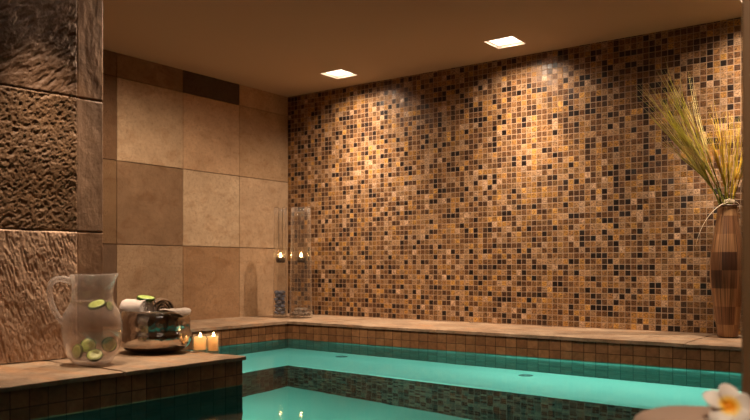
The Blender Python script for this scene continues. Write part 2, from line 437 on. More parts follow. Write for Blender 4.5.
# near split-face pier
ang = math.radians(6)
AL = Vector((math.sin(ang), math.cos(ang), 0)); NO = Vector((math.cos(ang), -math.sin(ang), 0))
B0 = Vector((1.15, -2.394, 0))
T0, T1 = -1.25, .149
SEAM = .0506
ZS = [0.0, .443, .918, CEIL]
def relief(t, z):
    strip = t > SEAM
    k = 0 if z < ZS[1] else (1 if z < ZS[2] else 2)
    p = Vector((t, z, k * 7.3 + (3.1 if strip else 0)))
    if strip:
        h = noise.fractal(Vector((p.x * 26, p.y * 9, p.z)), .8, 2, 4) * .0012
    elif k == 0:   # streaky lower stone, standing a little proud of the one above
        h = abs(noise.fractal(Vector((p.x * 85 + p.y * 22, p.y * 19, p.z)), .75, 2.1, 5)) * -.0066 + .008 + noise.noise(Vector((p.x * 12, p.y * 9, 2))) * .004
    elif k == 1:   # pitted middle stone
        h = abs(noise.fractal(Vector((p.x * 46 + p.y * 12, p.y * 52 - p.x * 20, p.z)), .75, 2.1, 5)) * -.0062 + .003 + noise.noise(Vector((p.x * 8, p.y * 8, 5))) * .005
    else:          # ridged upper stone
        a, b = p.x * .75 + p.y * .66, p.y * .75 - p.x * .66
        h = abs(noise.fractal(Vector((a * 12, b * 38, p.z)), .75, 2.1, 5)) * -.007 + .004 + noise.noise(Vector((p.x * 6, p.y * 6, 9))) * .006
    for zs in ZS[1:3]:
        d = abs(z - zs)
        if d < .004: h -= .008 * (1 - d / .004)
    d = abs(t - SEAM)
    if d < .003: h -= .006 * (1 - d / .003)
    if t < SEAM - .4555:
        pass
    return h
bm = bmesh.new(); lay = stone_attr(bm)
nt_fine = 190
ts = [T0 + (-.32 - T0) * i / 40 for i in range(40)] + [-.32 + (T1 + .32) * i / nt_fine for i in range(nt_fine + 1)]
NZ = 520
zz = [CEIL * j / NZ for j in range(NZ + 1)]
grid = []
for z in zz:
    row = []
    for t_ in ts:
        p = B0 + AL * t_ + NO * relief(t_, z); row.append(bm.verts.new((p.x, p.y, z)))
    grid.append(row)
SC = {0: (.46, .315, .22), 1: (.14, .08, .04), 2: (.115, .063, .033)}  # lower stone paler, upper two darker: light falloff put into the colours
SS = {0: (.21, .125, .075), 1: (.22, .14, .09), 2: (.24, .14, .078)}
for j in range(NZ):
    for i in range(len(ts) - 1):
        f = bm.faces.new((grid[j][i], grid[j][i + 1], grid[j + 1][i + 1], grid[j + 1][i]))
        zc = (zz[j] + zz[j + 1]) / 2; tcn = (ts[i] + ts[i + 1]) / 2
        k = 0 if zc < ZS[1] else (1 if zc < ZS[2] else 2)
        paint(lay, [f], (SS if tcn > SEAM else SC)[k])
# body behind the face
bk = .2
back = [[bm.verts.new((*(B0 + AL * t_ - NO * bk).xy, z)) for t_ in (T0, T1)] for z in (0, CEIL)]
for fv in ((back[0][0], back[0][1], back[1][1], back[1][0]),):
    paint(lay, [bm.faces.new(fv)], SS[1])
col_end = [grid[j][-1] for j in range(NZ + 1)]
paint(lay, [bm.faces.new(col_end[::-1] + [back[0][1], back[1][1]])], SS[1])
col_st = [grid[j][0] for j in range(NZ + 1)]
paint(lay, [bm.faces.new(col_st + [back[1][0], back[0][0]])], SS[1])
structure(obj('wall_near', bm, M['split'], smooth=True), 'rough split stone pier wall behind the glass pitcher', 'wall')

# ledges: slate coping slabs over tiled curbs
def coping(bm, x0, x1, y0, y1, cuts, axis, front, thick=.02):
    """slabs laid end to end along an axis; the open edges (front) are slightly irregular"""
    edges = [x0 if axis == 'x' else y0] + cuts + [x1 if axis == 'x' else y1]
    for q, (a, b) in enumerate(zip(edges, edges[1:])):
        gp = .0012
        lo = (a + gp, y0) if axis == 'x' else (x0, a + gp); hi = (b - gp, y1) if axis == 'x' else (x1, b - gp)
        nx = max(2, int((hi[0] - lo[0]) / .03)); ny = max(2, int((hi[1] - lo[1]) / .03))
        dz = random.uniform(-.003, 0); ed = random.uniform(-.006, .004)
        top = []; bot = []
        for j in range(ny + 1):
            rt = []; rb = []
            for i in range(nx + 1):
                x = lo[0] + (hi[0] - lo[0]) * i / nx; y = lo[1] + (hi[1] - lo[1]) * j / ny
                z = dz - .0035 * abs(noise.noise(Vector((x * 6, y * 6, q)))) - .002 * abs(noise.noise(Vector((x * 25, y * 25, q))))
                ox = oy = 0
                w_ = noise.noise(Vector((x * 5, y * 5, 3 + q))) * .006 + noise.noise(Vector((x * 22, y * 22, 8))) * .003 + ed
                rim = False
                if '-y' in front and j == 0: oy -= w_; rim = True
                if '+x' in front and i == nx: ox += w_; rim = True
                if '+y' in front and j == ny: oy += w_; rim = True
                if rim: z -= .003
                rt.append(bm.verts.new((x + ox, y + oy, z))); rb.append(bm.verts.new((x + ox * .6, y + oy * .6, -thick)))
            top.append(rt); bot.append(rb)
        for j in range(ny):
            for i in range(nx):
                bm.faces.new((top[j][i], top[j][i + 1], top[j + 1][i + 1], top[j + 1][i]))
                bm.faces.new((bot[j][i], bot[j + 1][i], bot[j + 1][i + 1], bot[j][i + 1]))
        for i in range(nx):
            bm.faces.new((bot[0][i], bot[0][i + 1], top[0][i + 1], top[0][i])); bm.faces.new((top[ny][i], top[ny][i + 1], bot[ny][i + 1], bot[ny][i]))
        for j in range(ny):
            bm.faces.new((top[j][0], top[j + 1][0], bot[j + 1][0], bot[j][0])); bm.faces.new((bot[j][nx], bot[j + 1][nx], top[j + 1][nx], top[j][nx]))
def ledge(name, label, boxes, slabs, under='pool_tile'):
    root = thing(name, label, 'ledge'); root['kind'] = 'structure'
    bm = bmesh.new()
    for s in slabs: coping(bm, *s)
    o = obj('coping', bm, M['slate'], root); 
    md = o.modifiers.new('edge', 'EDGE_SPLIT'); md.split_angle = math.radians(50)
    bm = bmesh.new()
    for (x0, y0, x1, y1) in boxes:
        add_box(bm, (x0, y0, -.128), (x1, y1, -.0205), 0)
        add_box(bm, (x0, y0, BED), (x1, y1, -.1285), 1)
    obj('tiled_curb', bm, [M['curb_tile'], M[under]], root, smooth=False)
    return root
IN = .01
ledge('ledge', 'slate topped tiled ledge running under the mosaic wall', [(0.0, -LB + IN, XMAX, -.0005)], [(0.0, XMAX, -LB, -.0005, [.75, 1.52, 2.02, 2.75, 3.5], 'x', ('-y',))])
ledge('ledge', 'slate topped tiled ledge along the sandstone wall', [(.001, PY + .001, LL - IN, -LB + IN - .0005)], [(.001, LL, PY + .001, -LB - .001, [-1.25], 'y', ('+x',))])
ledge('ledge', 'slate topped tiled peninsula carrying pitcher, bowl and candles', [(.001, YMIN, PX - IN, PY - IN)], [(.001, PX, YMIN, PY, [-3.6, -2.45], 'y', ('+x', '+y'))], 'shaded_pool_tile')
ledge('ledge', 'near slate deck corner under the tan towel', [(DX + IN, YMIN, XMAX, DY - IN)], [(DX, XMAX, YMIN, DY, [-3.6], 'y', ('+y',))])

# pool shell
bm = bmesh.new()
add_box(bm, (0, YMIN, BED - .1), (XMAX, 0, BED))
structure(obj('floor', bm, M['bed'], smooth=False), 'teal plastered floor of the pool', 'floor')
BW1, BW2 = LB - IN + .517, LL - IN + .478
root = thing('pool_bench', 'submerged bench running around the pool under the ledges', 'bench'); root['kind'] = 'structure'
bm = bmesh.new()   # seat slab with a small nosing
pts = [(LL - IN, -LB + IN), (XMAX, -LB + IN), (XMAX, -BW1), (BW2, -BW1), (BW2, PY - IN), (LL - IN, PY - IN)]
for f_top, f_bot in ((BENCH, BENCH - .035),):
    a = [bm.verts.new((x, y, f_top)) for x, y in pts]; b_ = [bm.verts.new((x, y, f_bot)) for x, y in pts]
    bm.faces.new(a); bm.faces.new(b_[::-1])
    for i in range(6): bm.faces.new((a[i], b_[i], b_[(i + 1) % 6], a[(i + 1) % 6]))
bmesh.ops.bevel(bm, geom=[e for e in bm.edges if all(abs(v.co.z - BENCH) < 1e-4 for v in e.verts)], offset=.012, segments=3, affect='EDGES')
obj('seat', bm, M['plaster'], root, smooth=False)
bm = bmesh.new()
add_box(bm, (LL - IN, -BW1 + .01, BED), (XMAX, -LB + IN, BENCH - .0355))
add_box(bm, (LL - IN, PY - IN, BED), (BW2 - .01, -BW1 + .01, BENCH - .0355))
obj('riser', bm, M['riser_tile'], root, smooth=False)

# jets let into the bench (small round inlets)
for k, (px, py, z_) in enumerate([(392, 349, 0), (602, 363, 0)]):
    zc = -WATER + .318
    z_ = zc * FPX / (py - YH); p = img(px, py, z_)
    q = p - TOWARD * .55
    bm = bmesh.new()
    lathe(bm, [(.006, .004), (.018, .006), (.026, .006), (.034, .001), (.034, 0)], 28, close_bot=False)
    lathe(bm, [(.0058, .002), (.0058, .0)], 16)
    o = obj('pool_jet', bm, simple('jet_ring', (.12, .22, .2), .35))
    o.location = (max(q.x, .7), min(max(q.y, -BW1 + .08), -LB - .12), BENCH)
    tag(o, ['round inlet ring on the bench below the middle of the mosaic wall', 'round inlet ring on the bench nearer the vase of grasses'][k], 'pool jet', 'inlet rings on the bench')

# water
bm = bmesh.new()
wp = [(LL - IN, -LB + IN), (XMAX, -LB + IN), (XMAX, DY - IN), (DX + IN, DY - IN), (DX + IN, YMIN), (PX - IN, YMIN), (PX - IN, PY - IN), (LL - IN, PY - IN)]
bm.faces.new([bm.verts.new((x, y, WATER)) for x, y in wp[::-1]])
for f in bm.faces: f.normal_update()
wo = obj('pool_water', bm, M['water'], smooth=False)
if wo.data.polygons[0].normal.z < 0: wo.data.flip_normals()
tag(wo, 'still teal water filling the pool', 'water', kind='stuff')

# ------------------------------------------------------------------ downlights
def spot(name, loc, power, size, blend, rad, col=(1, .75, .53), target=None):
    l = bpy.data.lights.new(name, 'SPOT'); l.energy = power; l.spot_size = math.radians(size); l.spot_blend = blend; l.shadow_soft_size = rad; l.color = col
    o = bpy.data.objects.new(name, l); C.objects.link(o); o.location = loc
    if target is not None: o.rotation_euler = (Vector(target) - Vector(loc)).to_track_quat('-Z', 'Y').to_euler()
    return o
def downlight(x, y, label):
    root = thing('ceiling_downlight', label, 'downlight', (x, y, CEIL), 0, 'square recessed ceiling downlights')
    bm = bmesh.new()   # thin flange ring
    o_, i_ = HS + .008, HS - .004
    for lo, hi in (((-o_, -o_), (o_, -i_)), ((-o_, i_), (o_, o_)), ((-o_, -i_), (-i_, i_)), ((i_, -i_), (o_, i_))):
        add_box(bm, (lo[0], lo[1], -.003), (hi[0], hi[1], 0.0))
    obj('trim_ring', bm, M['trim_tan'], root, smooth=False)
    bm = bmesh.new()
    h = HS - .004; d = .06
    add_quad(bm, [(-h, -h, d), (h, -h, d), (h, h, d), (-h, h, d)])
    for a, b in (((-h, -h), (h, -h)), ((h, -h), (h, h)), ((h, h), (-h, h)), ((-h, h), (-h, -h))):
        add_quad(bm, [(*a, 0), (*b, 0), (*b, d), (*a, d)])
    obj('housing', bm, M['fixture_white'], root, smooth=False)
    bm = bmesh.new(); lathe(bm, [(.004, .016), (.02, .018), (.031, .03), (.033, .045), (.02, .058)], 24, close_bot=True)
    obj('bulb', bm, M['bulb'], root)
    return root
DL = ['square downlight in the ceiling close to the sandstone wall', 'square downlight over the middle of the mosaic wall', 'square downlight above the vase of grasses',
      'square downlight above the peninsula with the pitcher', 'square downlight above the middle of the pool', 'square downlight above the near deck', 'square downlight above the pool corner of the peninsula']
for (x, y), lb in zip(LIGHTS, DL): downlight(x, y, lb)
for i, (x, y) in enumerate(LIGHTS[:3]):
    spot('mosaic_spot', (x, y, CEIL + .008), 31, 138, .9, .02, (1, .78, .58), target=(x, y + .28, 0))
    spot('mosaic_beam', (x, y, CEIL + .008), 68, 80, 1.0, .02, (1, .78, .58), target=(x, y + .14, 0))
spot('pier_spot', (LIGHTS[3][0], LIGHTS[3][1], CEIL + .008), 74, 50, 1.0, .015, target=(1.25, -2.47, 0))
spot('pool_spot', (2.25, -2.35, CEIL + .008), 46, 100, 1.0, .03, target=(2.5, -.7, 0))
spot('deck_spot', (3.45, -3.1, CEIL + .008), 56, 100, .9, .03, target=(3.35, -2.8, 0))
spot('corner_spot', (LIGHTS[6][0], LIGHTS[6][1], CEIL + .008), 84, 165, .8, .015, target=(.6, -1.6, 0))

# unseen area lights added underwater to brighten bench and bed
def area(name, loc, target, power, sx, sy, col):
    l = bpy.data.lights.new(name, 'AREA'); l.shape = 'RECTANGLE'; l.size = sx; l.size_y = sy; l.energy = power; l.color = col
    o = bpy.data.objects.new(name, l); C.objects.link(o); o.location = loc
    o.rotation_euler = (Vector(target) - Vector(loc)).to_track_quat('-Z', 'Y').to_euler(); return o
WC = (.62, 1, .88)
area('pool_fill_light', (PX + .0, -3.3, WATER - .3), (2.4, -1.7, BED), 27, .3, .16, WC)
area('pool_fill_light', (PX + .0, -4.2, WATER - .3), (3.0, -3.2, BED), 12, .3, .16, WC)
area('pool_fill_light', (1.2, PY - .0, WATER - .25), (1.5, -1.3, BED), 11, .3, .16, WC)
for x, pw in ((1.3, 1.1), (2.3, 2.4), (3.3, 2.4), (4.2, 1.5)):      # strips added just below the water line to brighten the bench top
    area('bench_fill_light', (x, -LB - .012, WATER - .03), (x, -LB - .34, BENCH), pw, .96, .02, WC)
area('bench_fill_light', (LL + .012, -1.2, WATER - .03), (LL + .3, -1.2, BENCH), .8, 1.2, .02, WC)

# ------------------------------------------------------------------ glass pitcher with cucumber water
PIT = Vector((1.356, -2.416, 0))
rz = math.atan2(RIGHT.y, RIGHT.x)
pit = thing('glass_pitcher', 'clear round bellied glass pitcher of cucumber water beside the rough stone wall', 'pitcher', PIT, rz)
prof_o = [(.050, 0), (.058, .001), (.064, .006), (.078, .03), (.091, .065), (.0965, .105), (.0955, .135), (.089, .165), (.078, .186), (.0695, .200), (.066, .215), (.065, .245), (.0665, .275), (.070, .290)]
prof = prof_o + [(.0705, .2935), (.068, .2935)] + [(r - .0035, z) for r, z in prof_o[::-1] if z > .012] + [(.056, .014), (.004, .015)]
def spout(p, a, r, z):
    if z > .235 and math.cos(a) > .55:
        f = (z - .235) / .058 * ((math.cos(a) - .55) / .45) ** 1.5
        p = p + Vector((.017 * f, 0, .004 * f)); p.y *= (1 - .25 * f)
    return p
bm = bmesh.new(); lathe(bm, prof, 64, spout, close_bot=True, close_top=True)
obj('body', bm, M['pitcher_glass'], pit)
bm = bmesh.new()
tube(bm, bez((-.064, 0, .268), (-.10, 0, .285), (-.148, 0, .29), (-.140, 0, .225), 12) + bez((-.140, 0, .225), (-.134, 0, .18), (-.112, 0, .15), (-.092, 0, .128), 10)[1:], [.0085] * 4 + [.0075] * 15 + [.007] * 4, 12, 1.25)
obj('handle', bm, M['handle_glass'], pit)
bm = bmesh.new()
wl = [(.003, .0165), (.056, .0165)] + [(r - .005, z) for r, z in prof_o if .02 < z < .21] + [(.0605, .207), (.003, .207)]
lathe(bm, wl, 48, close_bot=True, close_top=True)
wat = obj('drinking_water', bm, M['drink']); wat.location = PIT
tag(wat, 'water filling the glass pitcher up to its neck', 'water')

def cucumber_proto(r=.0265, th=.0075):
    bm = bmesh.new(); lathe(bm, [(.001, -th / 2), (r * .5, -th / 2), (r * .87, -th / 2), (r * .9, -th * .3), (r * .9, th * .3), (r * .87, th / 2), (r * .5, th / 2), (.001, th / 2)], 32, close_bot=True, close_top=True)
    fl = bm
    bm2 = bmesh.new(); lathe(bm2, [(r * .87, -th * .51), (r * .99, -th * .45), (r, -th * .3), (r, th * .3), (r * .99, th * .45), (r * .87, th * .51)], 32)
    return fl, bm2
def slice_(label, cat, loc, normal, group, roll=0, sx=1.0):
    root = thing('cucumber_slice', label, cat, loc, 0, group)
    root.rotation_euler = Vector(normal).to_track_quat('Z', 'Y').to_euler()
    root.scale = (sx, sx, sx)
    if not slice_.proto:
        a, b = cucumber_proto()
        slice_.proto = [obj('flesh', a, M['flesh'], root), obj('rind', b, M['rind'], root)]
        slice_.proto[1]['label'] = 'thin dark green rind'
    else:
        for p in slice_.proto:
            c = p.copy(); C.objects.link(c); c.parent = root
    return root
slice_.proto = []
def inpit(px, py, d): return PIT + RIGHT * ((px - 92) / 302) + TOWARD * d + UP * ((363 - py) / 302)
G = 'cucumber slices in the pitcher'
slice_('cucumber slice at the pitcher bottom, leaning to the handle side', 'cucumber slice', inpit(80.5, 351, .028), RIGHT * -.55 + TOWARD * .8 + UP * .15, G)
slice_('cucumber slice at the pitcher bottom, standing upright behind the other slices', 'cucumber slice', inpit(89.5, 345.5, .012), RIGHT * .25 + TOWARD * .9 + UP * .35, G)
slice_('cucumber slice lying nearly flat on the pitcher bottom', 'cucumber slice', inpit(98.5, 354, .036), RIGHT * .12 + TOWARD * .62 + UP * .75, G)
slice_('cucumber slice low in the pitcher on the side next to the bowl', 'cucumber slice', inpit(112, 343.5, .03), RIGHT * .6 + TOWARD * .8 + UP * .1, G, sx=.95)
slice_('cucumber slice floating at the top of the pitcher water', 'cucumber slice', inpit(98, 304.5, .012), RIGHT * -.12 + TOWARD * .45 + UP * .9, G, sx=1.1)
slice_('cucumber slice tucked upright under the pitcher neck by the spout', 'cucumber slice', inpit(110, 306, .006), RIGHT * .9 + TOWARD * .4 + UP * .3, G, sx=.62)

# ------------------------------------------------------------------ silver bowl with towels
BO = Vector((1.226, -2.062, 0))
bowl = thing('silver_bowl', 'hammered silver bowl holding rolled towels beside the candles', 'bowl', BO, rz)
po = [(.070, 0), (.090, .002), (.112, .011), (.128, .028), (.1355, .048), (.1345, .066), (.1305, .076), (.1285, .0795), (.1285, .084), (.130, .098), (.130, .116), (.127, .134), (.122, .146), (.119, .152)]
bm = bmesh.new()
dent = lambda p, a, r, z: p + Vector((math.cos(a), math.sin(a), 0)) * (noise.noise(Vector((math.cos(a) * 3, math.sin(a) * 3, z * 22))) * .0022 if r > .02 else 0)
lathe(bm, po + [(.1165, .153), (.115, .150)] + [(r - .003, z + (.002 if z < .02 else 0)) for r, z in po[-2::-1]] + [(.004, .003)], 72, dent, close_bot=True, close_top=True)
obj('body', bm, M['silver'], bowl)
bm = bmesh.new(); tube(bm, [(.1185 * math.cos(2 * PI * i / 64), .1185 * math.sin(2 * PI * i / 64), .153) for i in range(65)], .003, 8)
obj('rim', bm, M['silver'], bowl)

def roll_bm(R, L, turns, th, seed):
    bm = bmesh.new(); n = int(turns * 26)
    pts = []
    for i in range(n + 1):
        a = i / n * turns * 2 * PI; r = .004 + (R - .004) * (i / n) ** .95
        r += noise.noise(Vector((math.cos(a) * 2, math.sin(a) * 2, seed))) * .0025
        pts.append((r * math.cos(a), r * math.sin(a)))
    nl = 14
    def ringat(off, x, s):
        out = []
        for i, (py, pz) in enumerate(pts):
            l = math.hypot(py, pz) or 1
            k = (l + off) / l
            w = noise.noise(Vector((x * 30, py * 40, pz * 40 + seed))) * .0018
            out.append(bm.verts.new((x + (noise.noise(Vector((i * .15, s, seed))) * .004 if s else 0), py * k + w, pz * k + w)))
        return out
    outer = []; inner = []
    for j in range(nl + 1):
        x = -L / 2 + L * j / nl; s = 1 if j in (0, nl) else 0
        outer.append(ringat(0, x, s)); inner.append(ringat(-th, x, s))
    for j in range(nl):
        for i in range(n):
            bm.faces.new((outer[j][i], outer[j][i + 1], outer[j + 1][i + 1], outer[j + 1][i]))
            bm.faces.new((inner[j][i], inner[j + 1][i], inner[j + 1][i + 1], inner[j][i + 1]))
        for i in (0, n): bm.faces.new((outer[j][i], outer[j + 1][i], inner[j + 1][i], inner[j][i]))
    for j in (0, nl):
        for i in range(n): bm.faces.new((outer[j][i], inner[j][i], inner[j][i + 1], outer[j][i + 1]))
    return bm
def place_roll(o, at, axis):
    x = Vector(axis).normalized(); z = UP - x * UP.dot(x); z.normalize(); y = z.cross(x)
    o.matrix_world = Matrix(((x.x, y.x, z.x, at.x), (x.y, y.y, z.y, at.y), (x.z, y.z, z.z, at.z), (0, 0, 0, 1)))
def inbowl(px, py, d): return Vector((BO.x, BO.y, 0)) + RIGHT * ((px - 157) / 264) + TOWARD * d + UP * (.318 + (YH - py) / FPX * (2.917 - d))
o = obj('rolled_towel', roll_bm(.042, .105, 4.0, .0065, 1.0), M['towel_white'])
place_roll(o, inbowl(140.5, 308.5, .02), RIGHT * .88 + TOWARD * .46 + UP * .02)
tag(o, 'white towel tightly rolled, lying in the silver bowl under a cucumber slice', 'towel', 'rolled towels in the bowl')
o = obj('rolled_towel', roll_bm(.040, .10, 3.4, .0055, 4.0), M['towel_brown'])
place_roll(o, inbowl(165.5, 308.5, .012), RIGHT * .35 + TOWARD * .9 + UP * -.02)
tag(o, 'brown towel tightly rolled, behind the white one in the silver bowl', 'towel', 'rolled towels in the bowl')
bm = bmesh.new()   # crumpled hand towel filling the bowl
lathe(bm, [(.002, .012), (.06, .012), (.095, .035), (.108, .07), (.110, .10), (.107, .120), (.098, .128), (.06, .122), (.03, .118), (.002, .116)], 80,
      lambda p, a, r, z: p + Vector((math.cos(a), math.sin(a), 0)) * 0 + Vector((0, 0, (noise.noise(Vector((p.x * 28, p.y * 28, 2))) * .010 + abs(noise.noise(Vector((p.x * 60, p.y * 12, 7)))) * .010) if z > .1 else 0)), close_bot=True, close_top=True)
o = obj('hand_towel', bm, M['towel_grey']); o.location = BO
tag(o, 'crumpled pale hand towel stuffed into the bowl beneath the rolls', 'towel')
# corner of that bowl's other cloth hanging over the rim
bm = bmesh.new()
ny, nx = 14, 12
def drape(i, j):
    a = -.62 + 1.15 * i / nx
    s = j / ny
    path = [(.085, .136), (.108, .158), (.124, .162), (.1335, .156), (.137, .146), (.1375, .134)]
    f = s * (len(path) - 1) * (.74 + .26 * math.sin(a * 5 + 1)); k = min(int(f), len(path) - 2); u_ = f - k
    r = path[k][0] * (1 - u_) + path[k + 1][0] * u_; z = path[k][1] * (1 - u_) + path[k + 1][1] * u_
    r += .003 * noise.noise(Vector((a * 9, s * 5, 1))) + .0016; z += .006 * noise.noise(Vector((a * 11, s * 4, 6)))
    return Vector((r * math.cos(a), r * math.sin(a), z))
gv = [[bm.verts.new(drape(i, j)) for i in range(nx + 1)] for j in range(ny + 1)]
for j in range(ny):
    for i in range(nx): bm.faces.new((gv[j][i], gv[j][i + 1], gv[j + 1][i + 1], gv[j + 1][i]))
o = obj('face_cloth', bm, M['towel_grey']); o.location = BO; o.rotation_euler = (0, 0, rz - .55)
md = o.modifiers.new('thick', 'SOLIDIFY'); md.thickness = .004; md.offset = 1
md = o.modifiers.new('sub', 'SUBSURF'); md.levels = 1; md.render_levels = 2
tag(o, 'pale face cloth draped over the rim of the silver bowl', 'cloth')
slice_('cucumber slice lying on top of the white rolled towel', 'cucumber slice', inbowl(149.5, 299.0, .02) + UP * .003, RIGHT * .16 + TOWARD * .13 + UP * 1, 'cucumber slices garnishing the bowl', sx=1.28)

# ------------------------------------------------------------------ votive candles
def point(name, loc, power, rad=.006, col=(1, .56, .22)):
    l = bpy.data.lights.new(name, 'POINT'); l.energy = power; l.shadow_soft_size = rad; l.color = col
    o = bpy.data.objects.new(name, l); C.objects.link(o); o.location = loc; return o
def flame_bm(h=.018, r=.0048):
    bm = bmesh.new(); lathe(bm, [(r * .3, 0), (r * .8, h * .12), (r, h * .3), (r * .75, h * .55), (r * .35, h * .82), (.0004, h)], 16, close_bot=True, close_top=True); return bm
def votive(loc, r, h, label):
    root = thing('votive_candle', label, 'candle', loc, 0, 'votive candles on the peninsula')
    bm = bmesh.new(); lathe(bm, [(r * .9, 0), (r * .97, .003), (r, h), (r - .0015, h + .0008), (r - .003, h), (r - .0035, .006), (.002, .005)], 40, close_bot=True, close_top=True)
    obj('glass_cup', bm, M['votive_glass'], root)
    bm = bmesh.new(); ri = r - .0045; hw = h * .88
    lathe(bm, [(.002, .0065), (ri, .0065), (ri, hw), (ri - .003, hw + .001), (ri - .007, hw - .010), (ri * .55, hw - .026), (.003, hw - .028)], 40, close_bot=True, close_top=True)
    obj('wax', bm, M['wax'], root)
    bm = bmesh.new(); tube(bm, [(0, 0, hw - .029), (.0005, 0, hw - .012), (.002, 0, hw - .002)], .0011, 6); obj('wick', bm, M['wick'], root)
    f = obj('flame', flame_bm(.02, .0058), M['flame'], root); f.location = (.002, 0, hw - .004)
    point('candle_glow', Vector(loc) + Vector((0, 0, hw - .013)), .085, .004, (1, .62, .32))
    return root
z1 = .318 * FPX / (351.2 - YH); z2 = .318 * FPX / (350.8 - YH)
v1 = img(200, 351.2, z1); v2 = img(213.2, 350.8, z2)
zq = (PY - .025 - CAM.y) / (SN * (213.2 - 375) / FPX + CS); v2 = img(213.2, 350, zq); v1.z = v2.z = 0.0
votive(v1, .0275, .062, 'larger glass votive candle next to the silver bowl')
votive(v2, .0225, .068, 'slimmer glass votive candle at the peninsula edge over the water')

# ------------------------------------------------------------------ tall glass cylinders with hanging candles in the corner
def hurricane(loc, rb, rt, h, label, cup_r, px_dx):
    root = thing('glass_cylinder', label, 'vase', loc, rz, 'tall glass vases in the corner')
    bm = bmesh.new()
    po_ = [(rb * .93, 0), (rb, .004)] + [(rb + (rt - rb) * (i / 10) ** .8, .004 + (h - .004) * i / 10) for i in range(1, 11)]
    lathe(bm, po_ + [(r - .003, z) for r, z in po_[::-1] if z > .01] + [(rb - .005, .012), (.002, .012)], 48, close_bot=True, close_top=True)
    obj('glass_body', bm, M['glass'], root)
    return root
def hanging_candle(loc, zc, htop, rt, label):
    root = thing('hanging_candle', label, 'candle', loc, rz, 'candles hung inside the tall vases')
    bm = bmesh.new(); lathe(bm, [(.002, 0), (.024, 0), (.028, .004), (.0295, .036), (.027, .036), (.025, .006), (.002, .006)], 32, close_bot=True, close_top=True)
    o = obj('cup', bm, M['cup'], root); o.location.z = zc
    for s in (-1, 1):
        bm = bmesh.new()
        tube(bm, [(s * .0115, 0, zc + .036), (s * .0115, 0, htop + .004), (s * (rt * .6), 0, htop + .009), (s * (rt + .001), 0, htop + .005), (s * (rt + .0035), 0, htop - .01)], .0016, 8)
        obj('wire', bm, M['wire'], root)
    bm = bmesh.new(); tube(bm, [(-.028, 0, zc + .036), (.028, 0, zc + .036)], .0014, 6); obj('crossbar', bm, M['wire'], root)
    bm = bmesh.new(); lathe(bm, [(.002, .007), (.0235, .007), (.0235, .03), (.02, .031), (.002, .029)], 24, close_bot=True, close_top=True)
    o = obj('wax', bm, M['wax'], root); o.location.z = zc
    f = obj('flame', flame_bm(.034, .0085), M['flame'], root); f.location = (0, 0, zc + .032)
    point('candle_glow', Vector(loc) + Vector((0, 0, zc + .048)) + TOWARD * .011, .12, .006)
    return root
VA = Vector((.235, -.330, 0)); VB = Vector((.372, -.285, 0))
hurricane(VA, .046, .040, .69, 'slim tall glass vase holding blue pebbles in the corner', .03, 0)
hurricane(VB, .074, .060, .69, 'wide tall glass vase in the corner against the mosaic', .03, 0)
hanging_candle(VA + RIGHT * .004, .345, .69, .037, 'lit candle hung on wires over the blue pebbles')
hanging_candle(VB + RIGHT * .002, .345, .69, .057, 'lit candle hung on wires in the wide glass vase')
def pebble_bm(sd):
    bm = bmesh.new(); bmesh.ops.create_icosphere(bm, subdivisions=3, radius=1)
    for v in bm.verts: v.co *= 1 + noise.noise(v.co * 1.3 + Vector((sd, 0, 0))) * .22
    return bm
def pebbles(base, rmax, spots, mat, label, group, rr_):
    pm = None
    for k, (x, y, z) in enumerate(spots):
        if pm is None:
            o = obj('pebble', pebble_bm(1.7), mat); pm = o
        else:
            o = pm.copy(); C.objects.link(o)
        o.location = base + Vector((x, y, z)); s = rr_
        o.scale = (s * random.uniform(.9, 1.08), s * random.uniform(.9, 1.08), s * random.uniform(.68, .8))
        o.rotation_euler = (random.uniform(-.3, .3), random.uniform(-.3, .3), random.uniform(0, 6))
        tag(o, label, 'pebble', group)
sp_ = []
for lv in range(7):
    for k in range(3):
        a = lv * 1.05 + k * 2 * PI / 3
        sp_.append((.0215 * math.cos(a), .0215 * math.sin(a), .028 + lv * .0215))
pebbles(VA, .03, sp_, M['pebble_blue'], 'blue grey pebble stacked inside the slim glass vase', 'pebbles in the slim vase', .0165)
sp_ = [(.046 * math.cos(k * 2 * PI / 8), .046 * math.sin(k * 2 * PI / 8), .0265) for k in range(8)] + [(.014 * math.cos(k * 2.1), .014 * math.sin(k * 2.1), .0265) for k in range(2)] + [(.028 * math.cos(k * 1.26 + .3), .028 * math.sin(k * 1.26 + .3), .05) for k in range(5)]
pebbles(VB, .05, sp_, M['pebble_tan'], 'brown pebble on the bottom of the wide glass vase', 'pebbles in the wide vase', .0175)

# ------------------------------------------------------------------ tall veneer vase with grasses
VS = img(727.5, 336.8, .318 * FPX / (336.8 - YH)); VS.z = 0
vz = .318 * FPX / (336.8 - YH)
vase = thing('bamboo_vase', 'tall brown patchwork veneer vase of dry grasses against the mosaic wall', 'vase', VS, .6)
vp = [(.040, 0), (.043, .004), (.046, .03), (.054, .10), (.066, .19), (.074, .27), (.0745, .33), (.069, .40), (.058, .47), (.047, .53), (.0425, .565), (.043, .59)]
bm = bmesh.new(); lathe(bm, vp + [(.0445, .597), (.041, .598), (.038, .59), (.037, .5), (.05, .4), (.05, .1), (.004, .02)], 64, close_bot=True, close_top=True)
obj('body', bm, M['vase'], vase)
bm = bmesh.new(); tube(bm, [(.0425 * math.cos(2 * PI * i / 48), .0425 * math.sin(2 * PI * i / 48), .597) for i in range(49)], .0035, 8)
obj('rim', bm, M['vase_rim'], vase)
